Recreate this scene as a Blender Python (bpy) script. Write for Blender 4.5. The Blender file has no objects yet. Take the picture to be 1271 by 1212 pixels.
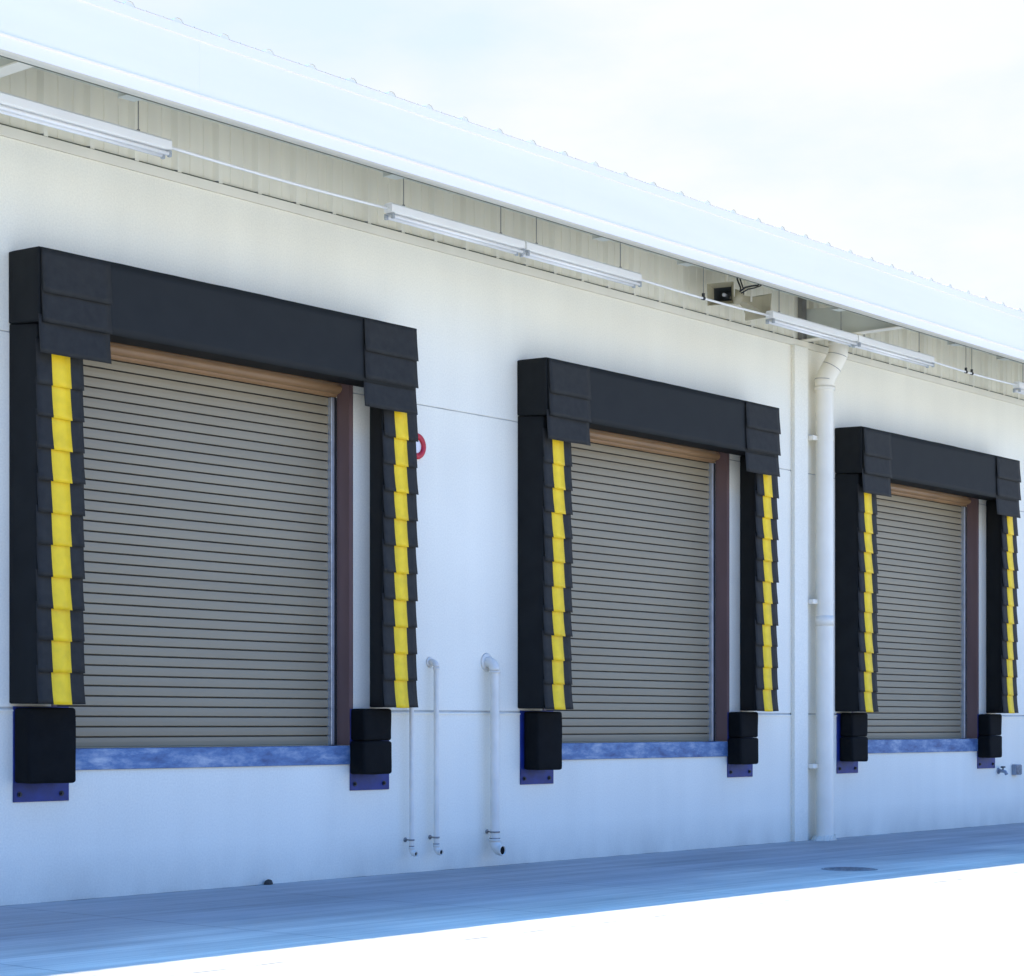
import bpy, bmesh, math, random
from mathutils import Vector, Matrix, noise
R = math.radians
scene = bpy.context.scene
col = scene.collection
random.seed(7)

# ------------------------------------------------------------------ helpers
def mesh_obj(name, bm, mat, parent=None, smooth=False, loc=None):
    me = bpy.data.meshes.new(name)
    bmesh.ops.recalc_face_normals(bm, faces=bm.faces[:])
    bm.to_mesh(me); bm.free()
    me.materials.append(mat)
    if smooth:
        for p in me.polygons: p.use_smooth = True
    o = bpy.data.objects.new(name, me)
    col.objects.link(o)
    if parent is not None: o.parent = parent
    if loc: o.location = loc
    return o

def empty(name, loc=(0, 0, 0)):
    o = bpy.data.objects.new(name, None); col.objects.link(o)
    o.location = loc; o.empty_display_size = .2
    return o

def tag(o, label, cat, group=None):
    o['label'] = label; o['category'] = cat
    if group: o['group'] = group
    return o

def copy_tree(o, parent=None):
    c = o.copy(); col.objects.link(c)
    if parent is not None: c.parent = parent
    for ch in list(o.children): copy_tree(ch, c)
    return c

def box(bm, x0, x1, y0, y1, z0, z1, bev=0, seg=2):
    vs = [bm.verts.new((x, y, z)) for x in (x0, x1) for y in (y0, y1) for z in (z0, z1)]
    fs = [(0, 1, 3, 2), (4, 6, 7, 5), (0, 4, 5, 1), (2, 3, 7, 6), (0, 2, 6, 4), (1, 5, 7, 3)]
    faces = [bm.faces.new([vs[i] for i in f]) for f in fs]
    if bev:
        es = list({e for f in faces for e in f.edges})
        bmesh.ops.bevel(bm, geom=es, offset=bev, segments=seg, profile=.5, affect='EDGES')
    return vs

def prism_x(bm, pts, x0, x1):
    """extrude a closed (y, z) outline along x"""
    a = [bm.verts.new((x0, y, z)) for y, z in pts]
    b = [bm.verts.new((x1, y, z)) for y, z in pts]
    n = len(pts)
    for i in range(n): bm.faces.new((a[i], a[(i+1) % n], b[(i+1) % n], b[i]))
    bm.faces.new(a); bm.faces.new(b[::-1])

def sheet_x(bm, pts, x0, x1):
    a = [bm.verts.new((x0, y, z)) for y, z in pts]
    b = [bm.verts.new((x1, y, z)) for y, z in pts]
    for i in range(len(pts)-1): bm.faces.new((a[i], a[i+1], b[i+1], b[i]))

def sheet_z(bm, pts, z0, z1):
    a = [bm.verts.new((x, y, z0)) for x, y in pts]
    b = [bm.verts.new((x, y, z1)) for x, y in pts]
    for i in range(len(pts)-1): bm.faces.new((a[i], a[i+1], b[i+1], b[i]))

def tube(bm, pts, r, n=16, caps=True):
    """tube along a polyline; r is a number or one radius per point"""
    pts = [Vector(p) for p in pts]
    rs = r if isinstance(r, (list, tuple)) else [r]*len(pts)
    rings = []; side = None
    for i, p in enumerate(pts):
        if i == 0: d = pts[1]-p
        elif i == len(pts)-1: d = p-pts[i-1]
        else: d = (pts[i+1]-p).normalized()+(p-pts[i-1]).normalized()
        d.normalize()
        if side is None:
            side = d.orthogonal().normalized()
        side = (side-d*side.dot(d)).normalized()
        up = d.cross(side)
        rings.append([bm.verts.new(p+rs[i]*(math.cos(t)*side+math.sin(t)*up))
                      for t in [2*math.pi*k/n for k in range(n)]])
    for a, b in zip(rings, rings[1:]):
        for k in range(n): bm.faces.new((a[k], a[(k+1) % n], b[(k+1) % n], b[k]))
    if caps:
        bm.faces.new(rings[0][::-1]); bm.faces.new(rings[-1])
    return rings

def arc(c, a, b, r, t0, t1, n=6):
    """points on an arc round c in the plane of unit vectors a, b"""
    c, a, b = Vector(c), Vector(a), Vector(b)
    return [c+r*(math.cos(t)*a+math.sin(t)*b) for t in [t0+(t1-t0)*i/n for i in range(n+1)]]

# ------------------------------------------------------------------ materials
def mat(name, rgb, rough=.6, metal=0., var=0., vscale=3., bump=0., bscale=60., bdist=.002, stretch=(1, 1, 1), spec=.5, detail=6.):
    m = bpy.data.materials.new(name); m.use_nodes = True
    nt = m.node_tree; N = nt.nodes; L = nt.links
    b = N['Principled BSDF']
    b.inputs['Base Color'].default_value = (*rgb, 1)
    b.inputs['Roughness'].default_value = rough
    b.inputs['Metallic'].default_value = metal
    b.inputs['Specular IOR Level'].default_value = spec
    tc = N.new('ShaderNodeTexCoord')
    mp = N.new('ShaderNodeMapping'); mp.inputs['Scale'].default_value = stretch
    L.new(tc.outputs['Object'], mp.inputs['Vector'])
    if var:
        n = N.new('ShaderNodeTexNoise'); n.inputs['Scale'].default_value = vscale; n.inputs['Detail'].default_value = detail
        L.new(mp.outputs[0], n.inputs['Vector'])
        r = N.new('ShaderNodeMapRange')
        r.inputs['From Min'].default_value = .3; r.inputs['From Max'].default_value = .7
        r.inputs['To Min'].default_value = 1-var; r.inputs['To Max'].default_value = 1+var
        L.new(n.outputs['Fac'], r.inputs['Value'])
        x = N.new('ShaderNodeVectorMath'); x.operation = 'SCALE'
        x.inputs[0].default_value = rgb
        L.new(r.outputs[0], x.inputs['Scale'])
        L.new(x.outputs[0], b.inputs['Base Color'])
    if bump:
        n2 = N.new('ShaderNodeTexNoise'); n2.inputs['Scale'].default_value = bscale; n2.inputs['Detail'].default_value = 4
        L.new(mp.outputs[0], n2.inputs['Vector'])
        bp = N.new('ShaderNodeBump'); bp.inputs['Strength'].default_value = bump; bp.inputs['Distance'].default_value = bdist
        L.new(n2.outputs['Fac'], bp.inputs['Height'])
        L.new(bp.outputs[0], b.inputs['Normal'])
    return m

M = {}
M['trim'] = mat('cream_trim', (.86, .80, .65), .5, var=.05, vscale=2)
M['fascia'] = mat('white_fascia_paint', (.96, .855, .765), .38, var=.025, vscale=1.2, stretch=(.3, 1, 3))
M['clad'] = mat('cream_cladding', (.86, .81, .655), .5, var=.07, vscale=1.5, stretch=(2, 1, .3))
M['roof'] = mat('roof_sheet', (.72, .71, .64), .45, var=.08, vscale=2)
M['dark'] = mat('dark_gap', (.03, .03, .028), .9)
M['steel_beam'] = mat('beam_paint', (.62, .62, .52), .5, var=.06)
M['vinyl'] = mat('black_vinyl_fabric', (.0100, .0108, .0095), .7, var=.15, vscale=5, bump=.5, bscale=420, bdist=.0015, spec=.35)
M['vinyl_flap'] = mat('charcoal_wear_fabric', (.0185, .0180, .0155), .7, var=.25, vscale=14, bump=.5, bscale=380, bdist=.0015, spec=.35)
M['yellow'] = mat('yellow_vinyl', (.95, .62, .004), .5, var=.10, vscale=9, bump=.4, bscale=300, bdist=.0012)
M['rubber'] = mat('black_rubber', (.0045, .005, .005), .8, var=.3, vscale=8, bump=.5, bscale=90, bdist=.003, spec=.15)
M['vinyl_shade'] = mat('black_vinyl_shade', (.0065, .0075, .0075), .75, var=.3, vscale=5, bump=.5, bscale=420, bdist=.0015, spec=.25)  # darker copy of the vinyl: shade on the pads' sides put into colour
M['blue'] = mat('blue_bracket_paint', (.006, .022, .165), .5, var=.3, vscale=8, bump=.3, bscale=60)
M['brown'] = mat('brown_door_frame', (.155, .092, .082), .45, var=.12, vscale=4, stretch=(1, 1, .3))
M['hood'] = mat('brown_hood', (.31, .175, .078), .38, var=.12, vscale=3)
M['galv'] = mat('galvanised_guide', (.50, .53, .56), .35, metal=.6, var=.15, vscale=6)
M['pvc'] = mat('cream_pipe_paint', (.86, .80, .66), .38, var=.05, vscale=3)
M['pipe'] = mat('painted_steel_pipe', (.76, .72, .62), .4, var=.08, vscale=5)
M['light'] = mat('white_enamel', (.93, .92, .88), .3, var=.02)
M['tube'] = mat('lamp_tube_glass', (.94, .93, .90), .15)
M['clamp'] = mat('clamp_metal', (.30, .29, .27), .5, metal=.5)
M['horn'] = mat('tan_horn_plastic', (.42, .37, .24), .5, var=.1, vscale=6)
M['horn_in'] = mat('horn_throat', (.05, .055, .05), .6)
M['cable'] = mat('black_cable', (.015, .017, .02), .5)
M['red'] = mat('red_paint', (.50, .012, .03), .4, var=.1)
M['white'] = mat('white_paint', (.8, .8, .8), .4)
M['grey_box'] = mat('grey_box', (.26, .30, .36), .45, metal=.3, var=.15)
M['iron'] = mat('cast_iron', (.22, .22, .22), .7, var=.3, vscale=20, bump=.6, bscale=50, bdist=.004)
M['joint'] = mat('joint_sealant', (.50, .50, .48), .8, var=.2)
M['shade_strip'] = mat('painted_shadow', (.16, .17, .13), .8)  # dark colour for strips that paint in shade
M['groove_shade'] = mat('slat_groove_shade', (.075, .066, .052), .8)  # darker than the slats: recess shade put into the colour
M['stone'] = mat('dark_stone', (.05, .047, .04), .9, var=.3, vscale=20, bump=.6, bscale=60)

def wall_mat():
    m = bpy.data.materials.new('painted_concrete_wall'); m.use_nodes = True
    nt = m.node_tree; N = nt.nodes; L = nt.links; b = N['Principled BSDF']
    b.inputs['Roughness'].default_value = .75; b.inputs['Specular IOR Level'].default_value = .3
    tc = N.new('ShaderNodeTexCoord')
    def nz(scale, detail, st=(1, 1, 1)):
        mp = N.new('ShaderNodeMapping'); mp.inputs['Scale'].default_value = st
        L.new(tc.outputs['Object'], mp.inputs['Vector'])
        n = N.new('ShaderNodeTexNoise'); n.inputs['Scale'].default_value = scale; n.inputs['Detail'].default_value = detail
        L.new(mp.outputs[0], n.inputs['Vector']); return n
    def rng(src, a, c, lo, hi):
        r = N.new('ShaderNodeMapRange'); r.inputs[1].default_value = a; r.inputs[2].default_value = c
        r.inputs[3].default_value = lo; r.inputs[4].default_value = hi
        L.new(src, r.inputs[0]); return r.outputs[0]
    def mul(a, c):
        x = N.new('ShaderNodeMath'); x.operation = 'MULTIPLY'; L.new(a, x.inputs[0]); L.new(c, x.inputs[1]); return x.outputs[0]
    big = rng(nz(.55, 5).outputs['Fac'], .3, .7, .95, 1.03)
    streak = rng(nz(1.0, 6, (3.2, 1, .22)).outputs['Fac'], .35, .75, 1.012, .968)
    fine = rng(nz(62, 2).outputs['Fac'], .25, .75, .935, 1.05)
    # splash dirt close to the ground, strengthened to deepen the shade at the foot
    sep = N.new('ShaderNodeSeparateXYZ'); L.new(tc.outputs['Object'], sep.inputs[0])
    low = rng(sep.outputs['Z'], .0, .40, 1., 0.)
    spl = rng(nz(2.2, 8, (1, 1, .6)).outputs['Fac'], .25, .75, .04, .28)
    dm = mul(low, spl)
    inv = N.new('ShaderNodeMath'); inv.operation = 'SUBTRACT'; inv.inputs[0].default_value = 1; L.new(dm, inv.inputs[1])
    f = mul(mul(mul(big, streak), fine), inv.outputs[0])
    x = N.new('ShaderNodeVectorMath'); x.operation = 'SCALE'; x.inputs[0].default_value = (.90, .855, .715)
    L.new(f, x.inputs['Scale']); L.new(x.outputs[0], b.inputs['Base Color'])
    bp = N.new('ShaderNodeBump'); bp.inputs['Strength'].default_value = .35; bp.inputs['Distance'].default_value = .003
    L.new(nz(90, 5).outputs['Fac'], bp.inputs['Height']); L.new(bp.outputs[0], b.inputs['Normal'])
    return m
M['wall'] = wall_mat()

def ground_mat():
    m = bpy.data.materials.new('concrete_yard'); m.use_nodes = True
    nt = m.node_tree; N = nt.nodes; L = nt.links; b = N['Principled BSDF']
    b.inputs['Roughness'].default_value = .8; b.inputs['Specular IOR Level'].default_value = .25
    tc = N.new('ShaderNodeTexCoord')
    sep = N.new('ShaderNodeSeparateXYZ'); L.new(tc.outputs['Object'], sep.inputs[0])
    def nz(scale, detail, st=(1, 1, 1)):
        mp = N.new('ShaderNodeMapping'); mp.inputs['Scale'].default_value = st
        L.new(tc.outputs['Object'], mp.inputs['Vector'])
        n = N.new('ShaderNodeTexNoise'); n.inputs['Scale'].default_value = scale; n.inputs['Detail'].default_value = detail
        L.new(mp.outputs[0], n.inputs['Vector']); return n.outputs['Fac']
    def rng(src, a, c, lo, hi):
        r = N.new('ShaderNodeMapRange'); r.inputs[1].default_value = a; r.inputs[2].default_value = c
        r.inputs[3].default_value = lo; r.inputs[4].default_value = hi
        L.new(src, r.inputs[0]); return r.outputs[0]
    def op(kind, a, c=None, v=None):
        x = N.new('ShaderNodeMath'); x.operation = kind; L.new(a, x.inputs[0])
        if c is not None: L.new(c, x.inputs[1])
        elif v is not None: x.inputs[1].default_value = v
        return x.outputs[0]
    broom = op('MULTIPLY', rng(nz(1.0, 4, (.35, 26, 1)), .3, .7, .84, 1.12), rng(nz(1.0, 5, (.12, 5, 1)), .3, .7, .86, 1.12))
    patch = rng(nz(.7, 8, (.6, 1.6, 1)), .3, .7, .80, 1.10)
    spots = rng(nz(3.5, 8, (1, 2, 1)), .62, .78, 1., .80)
    fine = rng(nz(110, 3), .25, .75, .92, 1.07)
    f = op('MULTIPLY', op('MULTIPLY', op('MULTIPLY', broom, patch), spots), fine)
    # saw-cut joints: across the apron every 2.3 m and along it at y = -4.4
    wob = op('MULTIPLY', rng(nz(6, 3), .3, .7, -1, 1), None, .006)
    xx = op('ADD', sep.outputs['X'], wob)
    fr = op('PINGPONG', op('ADD', xx, None, 4.7-2.3*5), None, 1.15)
    j1 = rng(fr, .004, .014, .66, 1.)
    yy = op('ABSOLUTE', op('ADD', op('ADD', sep.outputs['Y'], None, 4.40), wob))
    j2 = rng(op('ADD', yy, rng(nz(3, 6), .4, .6, .0, .03)), .012, .03, .45, 1.)
    # ragged dark joint where the slab meets the wall
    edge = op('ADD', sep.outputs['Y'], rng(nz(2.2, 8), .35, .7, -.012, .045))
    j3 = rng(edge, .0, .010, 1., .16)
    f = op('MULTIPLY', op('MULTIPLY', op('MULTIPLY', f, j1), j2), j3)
    # colour darkened in the eave's shadow, paler in the sun to lift bounced light
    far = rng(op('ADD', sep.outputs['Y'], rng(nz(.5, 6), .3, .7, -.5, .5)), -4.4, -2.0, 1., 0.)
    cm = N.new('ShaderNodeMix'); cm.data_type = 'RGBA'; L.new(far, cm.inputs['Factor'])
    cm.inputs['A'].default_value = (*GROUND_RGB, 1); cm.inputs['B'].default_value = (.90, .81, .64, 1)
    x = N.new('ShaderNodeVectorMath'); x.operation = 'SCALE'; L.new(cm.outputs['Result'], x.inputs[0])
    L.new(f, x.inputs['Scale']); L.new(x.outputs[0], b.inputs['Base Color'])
    bp = N.new('ShaderNodeBump'); bp.inputs['Strength'].default_value = .3; bp.inputs['Distance'].default_value = .003
    L.new(nz(1, 5, (20, 160, 1)), bp.inputs['Height']); L.new(bp.outputs[0], b.inputs['Normal'])
    return m
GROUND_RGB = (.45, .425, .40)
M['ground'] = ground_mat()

def curtain_mat():
    m = mat('taupe_slat_steel', (.295, .245, .160), .5, var=.06, vscale=1.2, stretch=(.5, 1, 3))
    return m
M['curtain'] = curtain_mat()

def sill_mat():
    m = bpy.data.materials.new('scuffed_dock_plate'); m.use_nodes = True
    nt = m.node_tree; N = nt.nodes; L = nt.links; b = N['Principled BSDF']
    b.inputs['Roughness'].default_value = .5; b.inputs['Metallic'].default_value = .25
    tc = N.new('ShaderNodeTexCoord'); mp = N.new('ShaderNodeMapping'); mp.inputs['Scale'].default_value = (2.2, 1, 6)
    L.new(tc.outputs['Object'], mp.inputs['Vector'])
    n = N.new('ShaderNodeTexNoise'); n.inputs['Scale'].default_value = 1.3; n.inputs['Detail'].default_value = 12; n.inputs['Roughness'].default_value = .68; n.inputs['Distortion'].default_value = .1
    L.new(mp.outputs[0], n.inputs['Vector'])
    cr = N.new('ShaderNodeValToRGB'); e = cr.color_ramp.elements
    e[0].position = .34; e[0].color = (.05, .085, .20, 1); e[1].position = .74; e[1].color = (.44, .50, .58, 1)
    k = cr.color_ramp.elements.new(.50); k.color = (.10, .19, .36, 1)
    L.new(n.outputs['Fac'], cr.inputs[0]); L.new(cr.outputs[0], b.inputs['Base Color'])
    bp = N.new('ShaderNodeBump'); bp.inputs['Strength'].default_value = .4; bp.inputs['Distance'].default_value = .004
    L.new(n.outputs['Fac'], bp.inputs['Height']); L.new(bp.outputs[0], b.inputs['Normal'])
    return m
M['sill'] = sill_mat()

# ------------------------------------------------------------------ dimensions (metres; x along the wall, -y towards the yard)
DOCKS = (0.0, 6.165, 12.30)
XL, XR = -9.0, 34.0
OX0, OX1, OZ0, OZ1 = .46, 3.76, 1.21, 4.56       # door opening in dock coordinates
WT = .30                                          # wall thickness
ZTOP = 5.955
PX0, PX1 = 11.30, 11.60                           # pilaster

# ------------------------------------------------------------------ ground
bm = bmesh.new()
S = 900
vs = [bm.verts.new(p) for p in ((-S, -S, 0), (S, -S, 0), (S, S, 0), (-S, S, 0))]
bm.faces.new(vs)
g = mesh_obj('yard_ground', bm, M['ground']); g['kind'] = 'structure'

# ------------------------------------------------------------------ building
bld = empty('warehouse', (8, 0, 0))
tag(bld, 'long white concrete warehouse with ribbed cladding, a white fascia eave and roller doors', 'building')
def part(name, bm, m, parent=bld, smooth=False):
    o = mesh_obj(name, bm, m, parent, smooth)
    if parent is bld: o.matrix_parent_inverse = Matrix.Translation((-8, 0, 0))
    return o

# wall panels with recessed joints at z = 1.53 and z = 4.45 and door openings
def wall_row(bm, z0, z1, holes, ch=0.0):
    xs = [XL]
    for a, b_ in holes: xs += [a, b_]
    xs.append(XR)
    for i in range(0, len(xs), 2):
        box(bm, xs[i], xs[i+1], 0, WT, z0, z1)
holes = [(d+OX0, d+OX1) for d in DOCKS]
bm = bmesh.new()
wall_row(bm, 0, 1.21, [])
wall_row(bm, 1.21, 1.523, holes)
wall_row(bm, 1.541, 4.444, holes)
wall_row(bm, 4.456, OZ1, holes)
wall_row(bm, OZ1, ZTOP, [])
part('wall', bm, M['wall'])
# joints: backs 12 mm behind the face, one strip of sealant per stretch
xs = [XL]
for a, b_ in holes: xs += [a, b_]
xs.append(XR)
for za, zb in ((1.523, 1.541), (4.444, 4.456)):
    for i in range(0, len(xs), 2):
        for p, q in ([(xs[i], PX0), (PX1, xs[i+1])] if xs[i] < PX0 < xs[i+1] else [(xs[i], xs[i+1])]):
            bm = bmesh.new(); box(bm, p+.001, q-.001, .012, WT-.002, za, zb)
            part('joint_sealant', bm, M['joint'])
# pale lip on top of the lower panel
xs = [XL, 0.10]+[v for d in DOCKS[:2] for v in (d+4.10, d+6.165+.05)]+[DOCKS[2]+4.10, XR]
for i in range(0, len(xs), 2):
    a, b_ = xs[i], xs[i+1]
    segs = [(a, b_)]
    if a < PX0 < b_: segs = [(a, PX0), (PX1, b_)]
    for p, q in segs:
        bm = bmesh.new(); prism_x(bm, [(-.0, 1.505), (-.012, 1.505), (-.012, 1.516), (0, 1.5225)], p, q)
        part('panel_lip', bm, M['wall'])
bm = bmesh.new(); box(bm, PX0, PX1, -.055, 0, 0, ZTOP-.002, .004, 1)
part('pilaster', bm, M['wall'])
# cap flashing on the wall
bm = bmesh.new()
prism_x(bm, [(-.034, 5.95), (-.034, 6.03), (-.026, 6.034), (.05, 6.034), (.05, 5.958), (-.026, 5.958), (-.026, 5.95)], XL, XR)
part('wall_cap', bm, M['trim'])
bm = bmesh.new(); box(bm, XL, XR, -.002, .05, 6.035, 6.052)
part('cladding_shade_strip', bm, M['shade_strip'])  # dark strip put in for the shade under the cladding pans
# ribbed cladding
RP, R0 = .458, .337-.458*30
pts = []; x = R0
while x < XR:
    if x > XL:
        pts += [(x-.055, .012), (x-.022, -.030), (x+.022, -.030), (x+.055, .012)]
        for k in (.155, .305): pts += [(x+k-.012, .012), (x+k-.006, .005), (x+k+.006, .005), (x+k+.012, .012)]
    x += RP
bm = bmesh.new()
zl = [6.0345, 6.0525, 6.62]
grid = [[bm.verts.new((x, y, z)) for x, y in pts] for z in zl]
for k in range(2):
    for i in range(len(pts)-1):
        if k == 0 and not (pts[i][1] == -.030 and pts[i+1][1] == -.030): continue
        bm.faces.new((grid[k][i], grid[k][i+1], grid[k+1][i+1], grid[k+1][i]))
bmesh.ops.delete(bm, geom=[v for v in bm.verts if not v.link_faces], context='VERTS')
part('wall_cladding', bm, M['clad'])

# roof sheet: ribs run up the slope
SL = math.tan(R(4))
bm = bmesh.new()
prof = []; x = R0
while x < XR:
    if x > XL: prof += [(x-.05, 0), (x-.028, .026), (x-.012, .032), (x+.012, .032), (x+.028, .026), (x+.05, 0), (x+.14, 0), (x+.15, .008), (x+.16, 0), (x+.30, 0), (x+.31, .008), (x+.32, 0)]
    x += RP
for y0, y1 in ((-1.610, 10.),):
    a = [bm.verts.new((x, y0, 6.585+h)) for x, h in prof]
    b_ = [bm.verts.new((x, y1, 6.585+h+(y1-y0)*SL)) for x, h in prof]
    for i in range(len(prof)-1): bm.faces.new((a[i], a[i+1], b_[i+1], b_[i]))
rf = part('roof', bm, M['roof'])
bm = bmesh.new()          # profiled closure under the sheet's cut end, one strip
top = [bm.verts.new((x, -1.603, 6.5845+h)) for x, h in prof]; bot = [bm.verts.new((x, -1.603, 6.570)) for x, h in prof]
for i in range(len(prof)-1): bm.faces.new((top[i], top[i+1], bot[i+1], bot[i]))
part('rib_closure', bm, M['trim'], parent=rf)
# roof underside deck and purlins
bm = bmesh.new()
prism_x(bm, [(-1.40, 6.54), (-1.40, 6.555), (.02, 6.655), (.02, 6.64)], XL, XR)
part('soffit', bm, M['steel_beam'])
bm = bmesh.new()
for yy, zz in ((-1.15, 6.40), (-.30, 6.46)):
    prism_x(bm, [(yy, zz), (yy, zz+.15), (yy+.003, zz+.15), (yy+.003, zz+.003), (yy+.06, zz+.003), (yy+.06, zz)], XL, XR)
part('purlin', bm, M['steel_beam'])
# fascia and box gutter
bm = bmesh.new()
fp = [(-1.600, 5.994), (-1.600, 6.088), (-1.614, 6.094), (-1.614, 6.101),
      (-1.598, 6.110), (-1.598, 6.500), (-1.606, 6.506), (-1.606, 6.5835), (-1.604, 6.5842), (-1.6035, 6.580), (-1.6035, 6.560), (-1.592, 6.556),
      (-1.592, 5.994)]
xs = [XL, .55, 4.9, 9.25, 13.6, 17.95, 22.3, 26.6, XR]
for a, b_ in zip(xs, xs[1:]): prism_x(bm, fp, a+.0004, b_-.0004)
fa = part('fascia', bm, M['fascia'])
bm = bmesh.new()
prism_x(bm, [(-1.591, 5.996), (-1.560, 5.990), (-1.44, 6.012), (-1.403, 6.026), (-1.400, 6.034), (-1.400, 6.16), (-1.406, 6.16), (-1.406, 6.040), (-1.44, 6.020), (-1.56, 5.998), (-1.591, 6.004)], XL, XR)
part('gutter', bm, M['trim'], parent=fa)
bm = bmesh.new(); box(bm, XL, XR, -1.399, -1.386, 6.024, 6.060)
part('gutter_shade_strip', bm, M['shade_strip'], parent=fa)  # dark strip put in for the shaded gap behind the gutter lip
for xb in (.10, 2.95, 5.85, 7.25, 10.21, 12.95, 14.25):
    bm = bmesh.new()
    for k, dx in ((0, 0), (1, .10)):
        box(bm, xb+dx, xb+dx+.012, -1.384, -1.20, 6.0485+.012*k, 6.10+.012*k)
    box(bm, xb-.02, xb+.13, -1.384, -1.23, 6.045, 6.049)
    part('cleat', bm, M['steel_beam'], parent=fa)
# rafters on the two column lines: web, bottom flange, top flange
for xb in (-.775, 11.635):
    bm = bmesh.new()
    box(bm, xb-.13, xb, -1.383, .010, 6.036, 6.048)
    o = part('rafter', bm, M['trim'])
    bm = bmesh.new()
    a = [bm.verts.new(p) for p in ((xb-.07, -1.383, 6.049), (xb-.07, .010, 6.049), (xb-.07, .010, 6.42), (xb-.07, -1.383, 6.34))]
    b_ = [bm.verts.new((v.co.x+.008, v.co.y, v.co.z)) for v in a]
    bm.faces.new(a); bm.faces.new(b_[::-1])
    for i in range(4): bm.faces.new((a[i], a[(i+1) % 4], b_[(i+1) % 4], b_[i]))
    part('web', bm, M['steel_beam'], parent=o)
    bm = bmesh.new(); box(bm, xb-.17, xb-.08, -.06, .005, 6.049, 6.62)
    part('post', bm, M['clamp'], parent=o)

# ------------------------------------------------------------------ doors (parts of the building)
def make_door(dx):
    P = .0842
    bm = bmesh.new(); z = OZ0+.012; prof = [(.205, OZ0+.002)]
    while z < 4.46:
        prof += [(.199, z), (.195, z+.004), (.1925, z+.038), (.195, z+P-.015), (.199, z+P-.0115), (.226, z+P-.0105), (.226, z+P-.001)]
        z += P
    sheet_x(bm, prof, dx+OX0+.03, dx+OX1-.025)
    d = part('roller_door', bm, M['curtain'])
    d.data.materials.append(M['groove_shade'])
    for p in d.data.polygons:
        if p.center.y > .206: p.material_index = 1
    # hood over the roll
    bm = bmesh.new()
    h = [(.185, 4.415), (.165, 4.415), (.150, 4.428), (.142, 4.440)]
    h += [(.140-.058*math.sin(t), 4.492-.048*math.cos(t)) for t in [math.pi*k/10 for k in range(11)]]
    h += [(.14, 4.556), (.188, 4.556)]
    prism_x(bm, h, dx+OX0+.002, dx+OX1-.002)
    part('door_hood', bm, M['hood'], parent=d)
    # guides
    for s in (0, 1):
        x0, x1 = (OX1-.072, OX1-.034) if s else (OX0+.034, OX0+.072)
        bm = bmesh.new(); box(bm, dx+x0, dx+x1, .150, .215, OZ0+.004, 4.41, .003, 1)
        part('guide_rail', bm, M['galv'], parent=d)
        # steel jamb lining the reveal, with a lip on the wall face
        bm = bmesh.new()
        if s:
            pl = [(OX1+.048, -.001), (OX1+.048, -.007), (OX1+.030, -.010), (OX1+.014, -.007), (OX1-.004, -.007), (OX1-.004, .148), (OX1, .148), (OX1, -.001)]
        else:
            pl = [(OX0-.048, -.001), (OX0-.048, -.007), (OX0-.03, -.010), (OX0-.014, -.007), (OX0+.004, -.007), (OX0+.004, .148), (OX0, .148), (OX0, -.001)]
        a = [bm.verts.new((dx+x, y, OZ0+.004)) for x, y in pl]; b_ = [bm.verts.new((dx+x, y, 4.558)) for x, y in pl]
        for i in range(len(pl)): bm.faces.new((a[i], a[(i+1) % len(pl)], b_[(i+1) % len(pl)], b_[i]))
        bm.faces.new(a); bm.faces.new(b_[::-1])
        part('jamb', bm, M['brown'], parent=d)
        bm = bmesh.new(); xa = OX1-.033 if s else OX0+.001
        box(bm, dx+xa, dx+xa+.032, .152, .26, OZ0+.004, 4.412)
        part('guide_slot', bm, M['cable'], parent=d)
    bm = bmesh.new(); box(bm, dx+OX0-.03, dx+OX1+.01, -.022, .17, OZ0-.172, OZ0, .004, 1)
    bm2 = bm
    s_ = part('dock_sill', bm2, M['sill'], parent=d)
    return d
for dx in DOCKS: make_door(dx)

# ------------------------------------------------------------------ dock seals
def puffy(bm, corners, nx, ny, nz_, amp, seed, tuck=.0):
    """a box-like pad given by 8 corners (x0/x1, y0(back)/y1(front), z0/z1), each face gridded and gently uneven"""
    c = {k: Vector(v) for k, v in corners.items()}
    def tri(u, v, w):
        p = Vector((0, 0, 0))
        for (i, j, k), q in c.items():
            p += q*((u if i else 1-u)*(v if j else 1-v)*(w if k else 1-w))
        return p
    cache = {}
    ctr = sum(c.values(), Vector())/8
    def vert(i, j, k):
        if (i, j, k) not in cache:
            u, v, w = i/nx, j/ny, k/nz_
            p = tri(u, v, w)
            n = noise.noise_vector(p*2.3+Vector((seed, seed*2, 0)))+.5*noise.noise_vector(p*6+Vector((0, seed, 3)))
            if j > 0: p += n*amp
            cache[(i, j, k)] = bm.verts.new(p)
        return cache[(i, j, k)]
    for i in range(nx):
        for k in range(nz_):
            for j in (0, ny): bm.faces.new((vert(i, j, k), vert(i+1, j, k), vert(i+1, j, k+1), vert(i, j, k+1)))
    for j in range(ny):
        for k in range(nz_):
            for i in (0, nx): bm.faces.new((vert(i, j, k), vert(i, j+1, k), vert(i, j+1, k+1), vert(i, j, k+1)))
        for i in range(nx):
            for k in (0, nz_): bm.faces.new((vert(i, j, k), vert(i+1, j, k), vert(i+1, j+1, k), vert(i, j+1, k)))

def pad(name, corners, n, seed, parent, amp=.006):
    bm = bmesh.new(); puffy(bm, corners, *n, amp, seed)
    bmesh.ops.recalc_face_normals(bm, faces=bm.faces[:])
    es = [e for e in bm.edges if len(e.link_faces) == 2 and e.calc_face_angle(0) > .9]
    bmesh.ops.bevel(bm, geom=es, offset=.012, segments=2, profile=.5, affect='EDGES')
    o = mesh_obj(name, bm, M['vinyl_shade'], parent)
    for p in o.data.polygons: p.use_smooth = True
    return o

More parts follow.
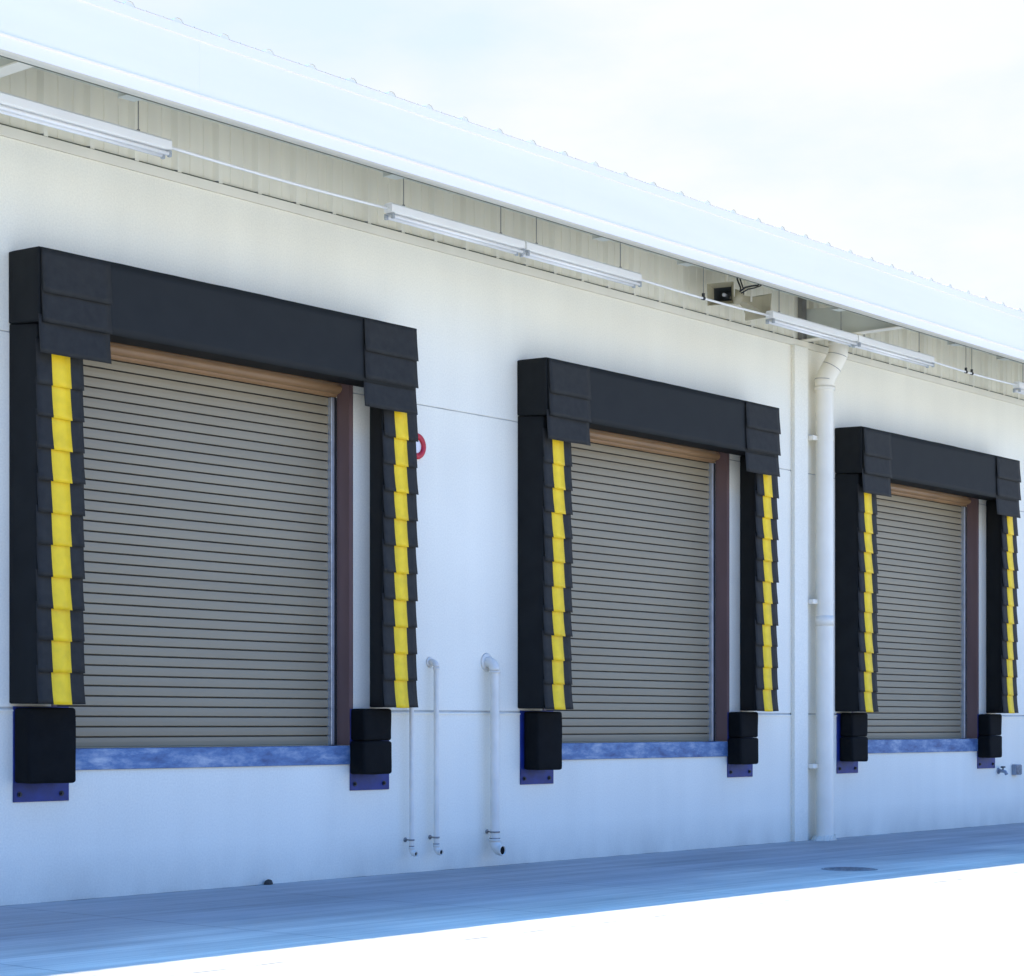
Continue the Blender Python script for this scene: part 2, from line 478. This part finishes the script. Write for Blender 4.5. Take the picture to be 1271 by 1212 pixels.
def cloth(bm, x0, x1, ztop, zbot, y, flare, y_back=0., seed=0, nx=8, nz_=8, th=.006, sag=.004, skew=0., lead=.004):
    """a hanging flap: flat at the top, kicking out to the front at its bottom edge"""
    front, back = [], []
    for k in range(nz_+1):
        t = k/nz_
        z = ztop+(zbot-ztop)*t
        fo = lead+flare*(t**1.7)
        rf, rb = [], []
        for i in range(nx+1):
            s = i/nx
            x = x0+(x1-x0)*s
            w = noise.noise(Vector((x*4+seed*3.1, z*3, seed)))*sag*(.3+t)
            dz = (skew*(s-.5) + noise.noise(Vector((x*5, seed*7.7, 1)))*.004)*t
            rf.append(bm.verts.new((x, y-fo-w, z+dz))); rb.append(bm.verts.new((x, y-fo-w+th, z+dz)))
        front.append(rf); back.append(rb)
    for k in range(nz_):
        for i in range(nx):
            bm.faces.new((front[k][i], front[k][i+1], front[k+1][i+1], front[k+1][i]))
            bm.faces.new((back[k][i], back[k+1][i], back[k+1][i+1], back[k][i+1]))
        for i in (0, nx): bm.faces.new((front[k][i], front[k+1][i], back[k+1][i], back[k][i]))
    for i in range(nx):
        for k in (0, nz_): bm.faces.new((front[k][i], back[k][i], back[k][i+1], front[k][i+1]))

def make_seal():
    root = empty('dock_seal', (0, 0, 0))
    YF = -.315
    # side pads, bevelled towards the opening
    ZB, ZP = 1.565, 4.50
    def pc(a0, a1, f0, f1, yf, z0, z1, z0f=None, z1f=None):
        z0f = z0 if z0f is None else z0f; z1f = z1 if z1f is None else z1f
        return {(0, 0, 0): (a0, -.002, z0), (1, 0, 0): (a1, -.002, z0), (0, 0, 1): (a0, -.002, z1), (1, 0, 1): (a1, -.002, z1),
                (0, 1, 0): (f0, yf, z0f), (1, 1, 0): (f1, yf, z0f), (0, 1, 1): (f0, yf, z1f), (1, 1, 1): (f1, yf, z1f)}
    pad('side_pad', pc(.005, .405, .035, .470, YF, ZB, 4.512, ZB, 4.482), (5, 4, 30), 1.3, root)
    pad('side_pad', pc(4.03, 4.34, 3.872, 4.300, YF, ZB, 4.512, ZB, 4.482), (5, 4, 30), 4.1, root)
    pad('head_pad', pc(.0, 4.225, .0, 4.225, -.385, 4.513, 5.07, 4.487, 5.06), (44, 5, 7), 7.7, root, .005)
    # front curtain of the head pad
    bm = bmesh.new(); cloth(bm, .02, 4.21, 5.055, 4.478, -.388, .016, seed=2.2, nx=50, nz_=8, sag=.006)
    mesh_obj('head_curtain', bm, M['vinyl'], root, True)
    # stacked corner flaps
    sd = 11
    for (x0, x1, lv, sk) in ((.012, .675, (5.045, 4.706, 4.480, 4.243), .0), (3.545, 4.235, (5.050, 4.750, 4.500, 4.256), .0)):
        for k in range(3):
            sd += 1
            top = lv[k]+(.0 if k == 0 else .06)
            bm = bmesh.new()
            xa, xb = x0, x1
            if k == 2 and x0 < 1: xa -= .02
            cloth(bm, xa, xb, top, lv[k+1], -.405+(.012 if k == 2 else 0), .022, seed=sd, nx=10, nz_=7, skew=random.uniform(-.006, .006), sag=.005)
            mesh_obj('corner_flap', bm, M['vinyl_flap'], root, True)
    # pleated wear flaps with a yellow guide stripe each
    for side, (x0, x1, s0, s1, zt) in enumerate(((.030, .475, .168, .345, 4.262), (3.876, 4.322, 4.022, 4.190, 4.275))):
        n = 11; H = (zt-1.560)/n
        for k in range(n):
            zb = zt-(k+1)*H; top = zt-k*H+.055 if k else zt+.10
            sd += 1
            j = random.uniform(-.006, .006); sk = random.uniform(-.008, .004); fl = .024*random.uniform(.75, 1.25)
            bm = bmesh.new()
            cloth(bm, x0+j, x1+j, top, zb, YF-.002, fl, seed=sd, nx=8, nz_=8, skew=sk)
            f = mesh_obj('wear_flap', bm, M['vinyl_flap'], root, True)
            bm = bmesh.new()
            jj = random.uniform(-.004, .004)
            s_off = (s0+jj-x0-j)/(x1-x0)
            # the stripe lies on the flap's own surface
            front = []
            nz2 = 8
            def zsk(s, x, t): return (sk*(s-.5)+noise.noise(Vector((x*5, sd*7.7, 1)))*.004)*t
            for a in range(nz2+1):
                t = a/nz2
                row = []
                for q in (0, .5, 1):
                    x = s0+jj+(s1-s0)*q+.004*(t-.5)
                    z = top+(zb-top)*t
                    w = noise.noise(Vector((x*4+sd*3.1, z*3, sd)))*.004*(.3+t)
                    row.append((x, YF-.002-(.004+fl*t**1.7)-w-.0025, z+zsk((x-x0-j)/(x1-x0), x, t)-.003*t))
                front.append(row)
            fv = [[bm.verts.new(p) for p in r] for r in front]
            bv = [[bm.verts.new((p[0], p[1]+.004, p[2])) for p in r] for r in front]
            for a in range(nz2):
                for i in range(2):
                    bm.faces.new((fv[a][i], fv[a][i+1], fv[a+1][i+1], fv[a+1][i]))
                for i in (0, 2): bm.faces.new((fv[a][i], fv[a+1][i], bv[a+1][i], bv[a][i]))
            for i in range(2):
                bm.faces.new((fv[nz2][i], fv[nz2][i+1], bv[nz2][i+1], bv[nz2][i]))
            mesh_obj('guide_stripe', bm, M['yellow'], f, True)
    return root

seal = make_seal()
SEAL_L = ('largest and nearest black dock seal with yellow striped flaps around the left roller door',
          'middle black dock seal with yellow striped flaps between the standing pipes and the downpipe',
          'smallest and farthest black dock seal with yellow striped flaps, just right of the downpipe')
rnd = random.Random(5)
for i, dx in enumerate(DOCKS):
    s = seal if i == 0 else copy_tree(seal)
    s.location = (dx, 0, 0)
    tag(s, SEAL_L[i], 'dock seal', 'dock seals around the loading doors')
    if i:
        for ch in s.children:
            if ch.name.startswith('wear_flap'): ch.rotation_euler.y = 0; ch.location.x += rnd.uniform(-.008, .008); ch.location.z += rnd.uniform(-.004, .004)

# ------------------------------------------------------------------ bumpers
def make_bumper(px0, px1, bx0, bx1, split, pz0=.797):
    """bracket plate on the wall with moulded rubber blocks; local x"""
    root = empty('dock_bumper')
    bm = bmesh.new(); box(bm, px0, px1, -.014, -.001, pz0, 1.545, .002, 1)
    br = mesh_obj('bracket', bm, M['blue'], root)
    w = px1-px0
    for xb in (px0+.055, px1-.075):
        bm = bmesh.new()
        tube(bm, [(xb, -.0142, pz0+.06), (xb, -.020, pz0+.06)], .022, 12)
        tube(bm, [(xb, -.020, pz0+.06), (xb, -.036, pz0+.06)], .013, 6)
        mesh_obj('bolt', bm, M['clamp'] if False else M['cable'], br)
    zs = [(.945, 1.252), (1.254, 1.548)] if split else [(.945, 1.535)]
    for k, (a, b_) in enumerate(zs):
        bm = bmesh.new()
        sh = -.012 if (split and k == 0) else 0
        box(bm, bx0+sh, bx1, -.205+(.006 if k else 0), -.0145, a, b_, .026, 4)
        bmesh.ops.subdivide_edges(bm, edges=[e for e in bm.edges if e.calc_length() > .15], cuts=5, use_grid_fill=True)
        for v in bm.verts:
            if v.co.y < -.03: v.co += noise.noise_vector(v.co*5+Vector((k*3.3, 0, 0)))*.005
        mesh_obj('rubber_block', bm, M['rubber'], root, True)
    return root
BL1 = make_bumper(.042, .575, .040, .505, False)
BLm = make_bumper(.045, .575, .085, .490, False)
BLs = make_bumper(.045, .550, .100, .480, True)
BRs = make_bumper(3.768, 4.285, 3.760, 4.130, True)
spots = [(BL1, 0, 'leftmost black rubber bumper, one tall block on a dark blue plate at the left corner', 0),
         (BLm, 1, 'tall black rubber bumper on a blue plate, just right of the standing pipes', 0),
         (BLs, 2, 'black rubber bumper on a blue plate immediately right of the big downpipe', 0),
         (BRs, 0, 'two-block black rubber bumper on a blue plate just left of the standing pipes', 1),
         (None, 1, 'two-block black rubber bumper on a blue plate just left of the pilaster and downpipe', 1),
         (None, 2, 'rightmost two-block black rubber bumper on a blue plate beside the small hose tap', 1)]
for src, i, lab, right in spots:
    s = src or copy_tree(BRs if right else BL1)
    s.location = (DOCKS[i], 0, 0)
    tag(s, lab, 'bumper', 'rubber dock bumpers under the door corners')

# ------------------------------------------------------------------ standing pipes
def stand_pipe(x, r, ztop, zbot, dist, label, top=True, zc=.30):
    root = empty('standing_pipe', (x, 0, 0))
    tag(root, label, 'pipe', 'pipes standing against the wall')
    er = r*1.9
    bm = bmesh.new()
    y = -dist
    tube(bm, [(0, y, ztop-er), (0, y, zbot+er)], r, 20, caps=False)
    mesh_obj('pipe', bm, M['pipe'], root, True)
    # upper elbow into the wall
    bm = bmesh.new()
    p = [(0, 0, ztop)]+[tuple(q) for q in arc((0, y+er, ztop-er), (0, 0, 1), (0, -1, 0), er, 0, math.pi/2, 7)]
    tube(bm, p, r*1.12, 20)
    tube(bm, [(0, y, ztop-er-.001), (0, y, ztop-er-.022)], r*1.28, 20)
    mesh_obj('elbow', bm, M['pipe'], root, True)
    bm = bmesh.new(); tube(bm, [(0, -.001, ztop), (0, -.012, ztop)], [r*2.0, r*1.75], 24)
    mesh_obj('wall_flange', bm, M['pipe'], root, True)
    # lower elbow opening to the yard, dark inside
    bm = bmesh.new()
    q = [tuple(v) for v in arc((0, y-er, zbot+er), (0, 1, 0), (0, 0, -1), er, 0, math.pi/2, 7)]+[(0, y-er-.02, zbot)]
    outer = tube(bm, q, r*1.15, 20, caps=False)
    inner = tube(bm, q, r*.92, 20, caps=False)
    for k in range(20): bm.faces.new((outer[-1][k], outer[-1][(k+1) % 20], inner[-1][(k+1) % 20], inner[-1][k]))
    tube(bm, [(0, y, zbot+er+.001), (0, y, zbot+er+.024)], r*1.28, 20)
    ol = mesh_obj('outlet', bm, M['pipe'], root, True)
    bm = bmesh.new(); tube(bm, [(0, y, zbot+er+.0245), (0, y, zbot+er+.034)], r*1.18, 20)
    mesh_obj('seam', bm, M['clamp'], ol, True)
    bm = bmesh.new(); tube(bm, [(0, y-er+.03, zbot), (0, y-er-.004, zbot)], r*.91, 20)
    mesh_obj('outlet_bore', bm, M['rubber'], root)  # black plug paints in the shade inside the outlet
    # clamp: band and standoff
    bm = bmesh.new(); tube(bm, [(0, y, zc-.008), (0, y, zc+.008)], r+.006, 20)
    tube(bm, [(0, y+r*.6, zc), (0, -.001, zc)], .007, 8)
    tube(bm, [(0, -.0012, zc), (0, -.008, zc)], .022, 12)
    mesh_obj('pipe_clamp', bm, M['clamp'], root, True)
    return root
stand_pipe(4.515, .022, 1.62, .185, .085, 'thinnest of three pale wall pipes, its top hidden behind the left seal', zc=.315)
stand_pipe(4.862, .026, 2.000, .185, .085, 'middle of three pale wall pipes, its top elbow turning into the wall', zc=.325)
stand_pipe(5.700, .046, 2.020, .165, .105, 'thickest of the three wall pipes, left of the middle dock seal', zc=.345)

# ------------------------------------------------------------------ downpipe
dp = empty('downpipe', (11.805, 0, 0)); tag(dp, 'tall thick cream rain downpipe with an offset top bend beside the pilaster', 'downpipe')
bm = bmesh.new(); tube(bm, [(0, -.16, .05), (0, -.16, 5.52)], .108, 32, caps=False)
tube(bm, [(0, -.16, 2.60), (0, -.16, 2.72)], .113, 32)
mesh_obj('pipe', bm, M['pvc'], dp, True)
bm = bmesh.new()
ptsd = [(0, -.16, 5.47), (0, -.16, 5.56), (.02, -.18, 5.64), (.075, -.25, 5.80), (.105, -.285, 5.89), (.108, -.29, 5.96), (.108, -.29, 6.17)]
tube(bm, ptsd, .119, 32)
for a in ((0, -.16, 5.455), (.108, -.29, 6.0)):
    tube(bm, [(a[0], a[1], a[2]), (a[0], a[1], a[2]+.045)], .126, 32)
e1 = mesh_obj('elbow', bm, M['pvc'], dp, True)
bm = bmesh.new()
for c, d in (((0, -.161, 5.585), (.05, -.07, .9)), ((.055, -.225, 5.74), (.3, -.37, .85)), ((.100, -.28, 5.88), (.15, -.2, .9))):
    c = Vector(c); d = Vector(d).normalized()
    tube(bm, [c-d*.004, c+d*.004], .1205, 32, caps=False)
mesh_obj('seam', bm, M['clamp'], e1, True)
for z in (4.87, 2.89, .90):
    bm = bmesh.new()
    tube(bm, [(0, -.16, z-.02), (0, -.16, z+.02)], .112, 32)
    box(bm, -.20, -.095, -.125, -.095, z-.028, z+.028, .004, 1)
    box(bm, -.20, -.15, -.095, -.001, z-.028, z+.028, .004, 1)
    box(bm, .095, .13, -.16, -.001, z-.02, z+.02, .004, 1)
    mesh_obj('strap', bm, M['pvc'], dp)
bm = bmesh.new()
n = 40
rng_ = random.Random(3)
ring0 = [(math.cos(2*math.pi*k/n), math.sin(2*math.pi*k/n)) for k in range(n)]
lo = [bm.verts.new((.17*c*rng_.uniform(.85, 1.1), -.15+.14*s*rng_.uniform(.9, 1.1), .001)) for c, s in ring0]
hi = [bm.verts.new((.128*c*rng_.uniform(.97, 1.08), -.16+.128*s*rng_.uniform(.97, 1.08), .05+.02*rng_.random())) for c, s in ring0]
for k in range(n): bm.faces.new((lo[k], lo[(k+1) % n], hi[(k+1) % n], hi[k]))
bm.faces.new(hi)
mesh_obj('mortar_collar', bm, M['wall'], dp)

# ------------------------------------------------------------------ strip lights on a conduit run
LY, LZ = -.75, 5.955      # channel centre
def make_light(L):
    """x runs 0..L; white channel with two tubes below and lamp holders"""
    root = empty('strip_light')
    bm = bmesh.new()
    prism_x(bm, [(-.035, .055), (.035, .055), (.048, .040), (.048, -.020), (.030, -.032), (-.030, -.032), (-.048, -.020), (-.048, .040)], 0, L)
    mesh_obj('channel', bm, M['light'], root)
    for y in (-.040, .040):
        bm = bmesh.new(); tube(bm, [(.035, y, -.062), (L-.035, y, -.062)], .0165, 14)
        mesh_obj('lamp_tube', bm, M['tube'], root, True)
    for x in (.006, L-.034):
        bm = bmesh.new()
        box(bm, x, x+.028, -.056, .056, -.050, -.034, .003, 1)
        for y in (-.040, .040):
            box(bm, x, x+.028, y-.016, y+.016, -.086, -.0505, .004, 1)
            tube(bm, [(x-.004, y, -.062), (x+.001, y, -.062)], .011, 10)
        mesh_obj('lamp_holder', bm, M['galv'], root)
    for x in (.20, L-.30):
        bm = bmesh.new(); tube(bm, [(x, .0, .056), (x, .0, .60)], .005, 8)
        tube(bm, [(x, 0, .0555), (x, 0, .075)], .014, 8)
        mesh_obj('hanger_rod', bm, M['clamp'], root)
    return root
LL = 1.84
proto = make_light(LL)
lights = [(-.87, 'white twin-tube strip light, the leftmost, its far end cut by the frame'),
          (3.49, 'white twin-tube strip light between the left and middle doors, nearer of the joined pair'),
          (5.36, 'white twin-tube strip light above the middle door, farther of the joined pair'),
          (9.66, 'white twin-tube strip light just right of the horn loudspeakers, above the pilaster'),
          (11.53, 'white twin-tube strip light right above the downpipe bend, farther of its joined pair'),
          (15.73, 'white twin-tube strip light barely showing at the right frame edge')]
for i, (x, lab) in enumerate(lights):
    o = proto if i == 0 else copy_tree(proto)
    o.location = (x, LY, LZ+random.uniform(-.006, .006))
    tag(o, lab, 'strip light', 'fluorescent strip lights under the eave')
runs = [(.975, 3.485, 'thin white conduit run between the leftmost light and the next pair', ()),
        (7.21, 9.655, 'thin white conduit run passing in front of the horn loudspeakers', (8.37,)),
        (13.38, 15.725, 'thin white conduit run at the right above the farthest door', (14.30, 14.46))]
for a, b_, lab, cl in runs:
    c = empty('conduit', (a, LY, LZ)); tag(c, lab, 'conduit', 'conduit runs linking the strip lights')
    bm = bmesh.new(); n = 10
    tube(bm, [((b_-a)*k/n, 0, .005-.014*math.sin(math.pi*k/n)) for k in range(n+1)], .0125, 12)
    mesh_obj('tube', bm, M['light'], c, True)
    for x in cl:
        bm = bmesh.new(); tube(bm, [(x-a, 0, .0), (x-a, 0, .60)], .0045, 8)
        mesh_obj('hanger_rod', bm, M['clamp'], c)
        bm = bmesh.new(); tube(bm, [(x-a-.016, 0, -.008), (x-a+.016, 0, -.008)], .021, 12)
        box(bm, x-a-.012, x-a+.012, -.012, .012, .01, .045)
        mesh_obj('conduit_clip', bm, M['cable'], c)

# ------------------------------------------------------------------ horn loudspeakers
def make_horn(loc, direction, label, mw=.31, mh=.24, ln=.32):
    root = empty('horn_loudspeaker', loc); tag(root, label, 'loudspeaker')
    d = Vector(direction).normalized(); side = d.cross(Vector((0, 0, 1))).normalized(); up = side.cross(d)
    def rect(t, w, h): return [d*t+side*(sx*w/2)+up*(sz*h/2) for sx, sz in ((-1, -1), (1, -1), (1, 1), (-1, 1))]
    st = [(0, .075, .065), (.25, .105, .085), (.5, .155, .12), (.75, .225, .172), (.93, mw*.94, mh*.94), (1, mw, mh)]
    bm = bmesh.new(); prev = None
    for t, w, h in st:
        vs = [bm.verts.new(p) for p in rect(t*ln, w, h)]
        if prev:
            for k in range(4): bm.faces.new((prev[k], prev[(k+1) % 4], vs[(k+1) % 4], vs[k]))
        else: bm.faces.new(vs[::-1])
        prev = vs
    lip = [bm.verts.new(p) for p in rect(ln, mw*.94, mh*.94)]
    for k in range(4): bm.faces.new((prev[k], prev[(k+1) % 4], lip[(k+1) % 4], lip[k]))
    prev = lip
    for t, w, h in ((.93, mw*.88, mh*.88), (.75, .205, .152)):
        vs = [bm.verts.new(p) for p in rect(t*ln, w, h)]
        for k in range(4): bm.faces.new((prev[k], prev[(k+1) % 4], vs[(k+1) % 4], vs[k]))
        prev = vs
    o = mesh_obj('horn', bm, M['horn'], root)
    bm = bmesh.new(); prev = None
    for t, w, h in ((.748, .203, .150), (.5, .140, .105), (.25, .09, .07)):
        vs = [bm.verts.new(p) for p in rect(t*ln, w, h)]
        if prev:
            for k in range(4): bm.faces.new((prev[k], prev[(k+1) % 4], vs[(k+1) % 4], vs[k]))
        prev = vs
    bm.faces.new(prev)
    th = mesh_obj('throat', bm, M['horn_in'], root)
    bm = bmesh.new(); tube(bm, [d*.05, d*.20], [.012, .022], 12); mesh_obj('phase_plug', bm, M['white'], root, True)
    bm = bmesh.new(); tube(bm, [d*-.002, d*-.02, d*-.11, d*-.135], [.045, .075, .075, .05], 20); mesh_obj('driver', bm, M['horn'], root, True)
    # U bracket up to the soffit
    bm = bmesh.new()
    c = d*(ln*.30)
    for s in (-1, 1):
        a = c+side*(s*.085)
        tube(bm, [a-up*.02, a+Vector((0, 0, .13))], .011, 8)
    tube(bm, [c-side*.085+Vector((0, 0, .13)), c+side*.085+Vector((0, 0, .13))], .011, 8)
    tube(bm, [c+Vector((0, 0, .13)), c+Vector((0, 0, .41))], .016, 10)
    mesh_obj('bracket', bm, M['trim'], root)
    return root
ha = make_horn((9.43, -.37, 6.185), (-.95, -.28, -.09), 'tan horn loudspeaker with its dark square mouth facing left towards the yard')
hb = make_horn((9.50, -.46, 6.165), (.93, -.05, -.12), 'tan horn loudspeaker pointing away to the right, back to back with the other', mw=.34, mh=.27, ln=.36)
for o, pts_ in ((ha, [(.10, -.02, .02), (.14, -.06, .06), (.18, -.03, .13), (.16, .0, .22), (.20, .02, .40)]),
                (hb, [(-.10, -.03, .03), (-.04, -.10, .10), (.06, -.12, .13), (.15, -.14, .15), (.24, -.13, .20), (.27, -.10, .42)])):
    bm = bmesh.new(); tube(bm, pts_, .010, 8); mesh_obj('cable', bm, M['cable'], o, True)
    bm = bmesh.new(); tube(bm, [(p[0]+.03, p[1]-.02, p[2]-.02*math.sin(i)) for i, p in enumerate(pts_)], .008, 8); mesh_obj('cable', bm, M['cable'], o, True)

# ------------------------------------------------------------------ small things
def ring(bm, R_, r, n=40, m_=12):
    rows = []
    for k in range(n):
        t = 2*math.pi*k/n; row = []
        for q in range(m_):
            p = 2*math.pi*q/m_
            rr = R_+r*math.cos(p)
            row.append(bm.verts.new((rr*math.cos(t), r*.7*math.sin(p), rr*math.sin(t))))
        rows.append(row)
    for k in range(n):
        for q in range(m_):
            a, b_ = rows[k], rows[(k+1) % n]
            bm.faces.new((a[q], a[(q+1) % m_], b_[(q+1) % m_], b_[q]))
sg = empty('round_sign', (4.645, -.03, 4.045)); tag(sg, 'round red-rimmed white disc on the wall, half hidden by the nearest seal', 'sign')
bm = bmesh.new(); ring(bm, .096, .030); mesh_obj('rim', bm, M['red'], sg, True)
bm = bmesh.new(); tube(bm, [(0, .004, 0), (0, .028, 0)], .085, 32); mesh_obj('disc', bm, M['white'], sg)

tp = empty('hose_tap', (16.70, 0, .755)); tag(tp, 'small dark hose tap low on the wall right of the last bumper', 'tap')
bm = bmesh.new(); tube(bm, [(0, -.001, 0), (0, -.06, 0), (.0, -.11, -.01), (.0, -.13, -.05)], [.026, .024, .022, .024], 14)
tube(bm, [(0, -.002, 0), (0, -.012, 0)], .045, 16)
mesh_obj('spout', bm, M['grey_box'], tp, True)
bm = bmesh.new(); tube(bm, [(0, -.075, .01), (0, -.075, .05)], .010, 8); tube(bm, [(-.055, -.075, .055), (.055, -.075, .055)], .012, 8)
mesh_obj('handle', bm, M['cable'], tp, True)
ob = empty('outlet_box', (17.20, 0, .765)); tag(ob, 'small grey weatherproof outlet box low on the wall at the right edge', 'outlet box')
bm = bmesh.new(); box(bm, -.085, .085, -.07, -.001, -.075, .075, .008, 2); mesh_obj('case', bm, M['grey_box'], ob)
bm = bmesh.new(); box(bm, -.075, .075, -.083, -.0705, -.065, .065, .006, 2); mesh_obj('cover', bm, M['iron'], ob)

mh = empty('manhole_cover', (7.65, -2.96, 0)); tag(mh, 'round dark iron manhole cover in the shaded yard concrete', 'manhole cover')
bm = bmesh.new(); tube(bm, [(0, 0, .001), (0, 0, .006)], .245, 40)
for a in range(-5, 6):
    for b2 in range(-5, 6):
        if a*a+b2*b2 < 24: box(bm, a*.04-.012, a*.04+.012, b2*.04-.012, b2*.04+.012, .0058, .011)
mesh_obj('lid', bm, M['iron'], mh)
bm = bmesh.new()
n = 40
for r0, r1, z in ((.252, .275, .006),):
    a = [bm.verts.new((r0*math.cos(2*math.pi*k/n), r0*math.sin(2*math.pi*k/n), z)) for k in range(n)]
    b_ = [bm.verts.new((r1*math.cos(2*math.pi*k/n), r1*math.sin(2*math.pi*k/n), .001)) for k in range(n)]
    for k in range(n): bm.faces.new((a[k], a[(k+1) % n], b_[(k+1) % n], b_[k]))
mesh_obj('frame', bm, M['iron'], mh)

bm = bmesh.new()
bmesh.ops.create_icosphere(bm, subdivisions=3, radius=1)
for v in bm.verts:
    v.co *= 1+.12*noise.noise(v.co*2)
    v.co = Vector((v.co.x*.046, v.co.y*.03, max(v.co.z, -.25)*.036))
st = mesh_obj('stone', bm, M['stone'], None, True, loc=(2.72, -.038, .011))
tag(st, 'small dark rounded stone lying at the foot of the wall under the left door', 'stone')

# ------------------------------------------------------------------ light, sky, camera
SUN_EL, SUN_AZ = R(64.8), R(43)      # azimuth from +y towards +x: the sun stands behind the building
w = bpy.data.worlds.new('World'); scene.world = w; w.use_nodes = True
nt = w.node_tree; N = nt.nodes; L = nt.links
bg = N['Background']; bg.inputs['Strength'].default_value = .15
sky = N.new('ShaderNodeTexSky'); sky.sky_type = 'NISHITA'; sky.sun_disc = False
sky.sun_elevation = SUN_EL; sky.sun_rotation = SUN_AZ
sky.air_density = 1.0; sky.dust_density = 1.0; sky.ozone_density = 1.5
# thin bright cloud and haze, thickest low in the sky
tc = N.new('ShaderNodeTexCoord')
sep = N.new('ShaderNodeSeparateXYZ'); L.new(tc.outputs['Generated'], sep.inputs[0])
mp = N.new('ShaderNodeMapping'); mp.inputs['Scale'].default_value = (1.6, 1.6, 4.0); L.new(tc.outputs['Generated'], mp.inputs['Vector'])
nz = N.new('ShaderNodeTexNoise'); nz.inputs['Scale'].default_value = 2.6; nz.inputs['Detail'].default_value = 7; nz.inputs['Roughness'].default_value = .55
L.new(mp.outputs[0], nz.inputs['Vector'])
r1 = N.new('ShaderNodeMapRange'); r1.inputs[1].default_value = .42; r1.inputs[2].default_value = .85; r1.inputs[3].default_value = 1.; r1.inputs[4].default_value = 0.
L.new(sep.outputs['Z'], r1.inputs[0])
r2 = N.new('ShaderNodeMapRange'); r2.inputs[1].default_value = .35; r2.inputs[2].default_value = .70; r2.inputs[3].default_value = .90; r2.inputs[4].default_value = 1.
L.new(nz.outputs['Fac'], r2.inputs[0])
# cloud bank on the sun's side; unseen opposite sky made bluer to tint shade
dt = N.new('ShaderNodeVectorMath'); dt.operation = 'DOT_PRODUCT'; dt.inputs[1].default_value = (.88, .48, 0)
L.new(tc.outputs['Generated'], dt.inputs[0])
r3 = N.new('ShaderNodeMapRange'); r3.inputs[1].default_value = -.15; r3.inputs[2].default_value = .70; r3.inputs[3].default_value = .0; r3.inputs[4].default_value = 1.
L.new(dt.outputs['Value'], r3.inputs[0])
mu0 = N.new('ShaderNodeMath'); mu0.operation = 'MULTIPLY'; L.new(r1.outputs[0], mu0.inputs[0]); L.new(r3.outputs[0], mu0.inputs[1])
mu = N.new('ShaderNodeMath'); mu.operation = 'MULTIPLY'; L.new(mu0.outputs[0], mu.inputs[0]); L.new(r2.outputs[0], mu.inputs[1]); mu.use_clamp = True
tint = N.new('ShaderNodeVectorMath'); tint.operation = 'MULTIPLY'; tint.inputs[1].default_value = (.34, 1.80, 3.6)
L.new(sky.outputs[0], tint.inputs[0])
mx = N.new('ShaderNodeMix'); mx.data_type = 'RGBA'
L.new(mu.outputs[0], mx.inputs['Factor']); L.new(tint.outputs[0], mx.inputs['A'])
cl = N.new('ShaderNodeValToRGB'); ce = cl.color_ramp.elements
ce[0].position = .40; ce[0].color = (.85, .905, .955, 1); ce[1].position = .64; ce[1].color = (.99, 1., 1., 1)
L.new(nz.outputs['Fac'], cl.inputs[0])
cs = N.new('ShaderNodeVectorMath'); cs.operation = 'SCALE'; cs.inputs['Scale'].default_value = 6.7
L.new(cl.outputs[0], cs.inputs[0]); L.new(cs.outputs[0], mx.inputs['B'])
# warm haze band low in the unseen sky, added to warm the upper wall
r4 = N.new('ShaderNodeMapRange'); r4.interpolation_type = 'SMOOTHSTEP'; r4.inputs[1].default_value = .05; r4.inputs[2].default_value = .36; r4.inputs[3].default_value = .9; r4.inputs[4].default_value = 0.
L.new(sep.outputs['Z'], r4.inputs[0])
inv = N.new('ShaderNodeMath'); inv.operation = 'SUBTRACT'; inv.inputs[0].default_value = 1; L.new(r3.outputs[0], inv.inputs[1])
r5 = N.new('ShaderNodeMath'); r5.operation = 'MULTIPLY'; L.new(r4.outputs[0], r5.inputs[0]); L.new(inv.outputs[0], r5.inputs[1])
mx2 = N.new('ShaderNodeMix'); mx2.data_type = 'RGBA'
L.new(r5.outputs[0], mx2.inputs['Factor']); L.new(mx.outputs['Result'], mx2.inputs['A']); mx2.inputs['B'].default_value = (9.3, 7.8, 5.4, 1)
L.new(mx2.outputs['Result'], bg.inputs['Color'])

sd = bpy.data.lights.new('sun', 'SUN'); sd.energy = 5.0; sd.angle = R(.53); sd.color = (1, .92, .77)
so = bpy.data.objects.new('sun', sd); col.objects.link(so)
dirv = Vector((math.sin(SUN_AZ)*math.cos(SUN_EL), math.cos(SUN_AZ)*math.cos(SUN_EL), math.sin(SUN_EL)))
so.rotation_euler = dirv.to_track_quat('Z', 'Y').to_euler(); so.location = (8, 5, 15)

cd = bpy.data.cameras.new('camera'); co = bpy.data.objects.new('camera', cd); col.objects.link(co)
F = 2541.3; A = R(39.935)
cd.sensor_width = 36; cd.lens = 36*F/1271; cd.shift_y = (900-606)/1271
cd.clip_end = 3000; cd.clip_start = .1
co.location = (-9.669, -13.193, 1.4)
co.rotation_euler = (math.pi/2, 0, A-math.pi/2)
scene.camera = co
scene.view_settings.view_transform = 'Standard'; scene.view_settings.look = 'None'
scene.view_settings.exposure = 0; scene.view_settings.gamma = 1
scene.cycles.max_bounces = 10; scene.cycles.diffuse_bounces = 6
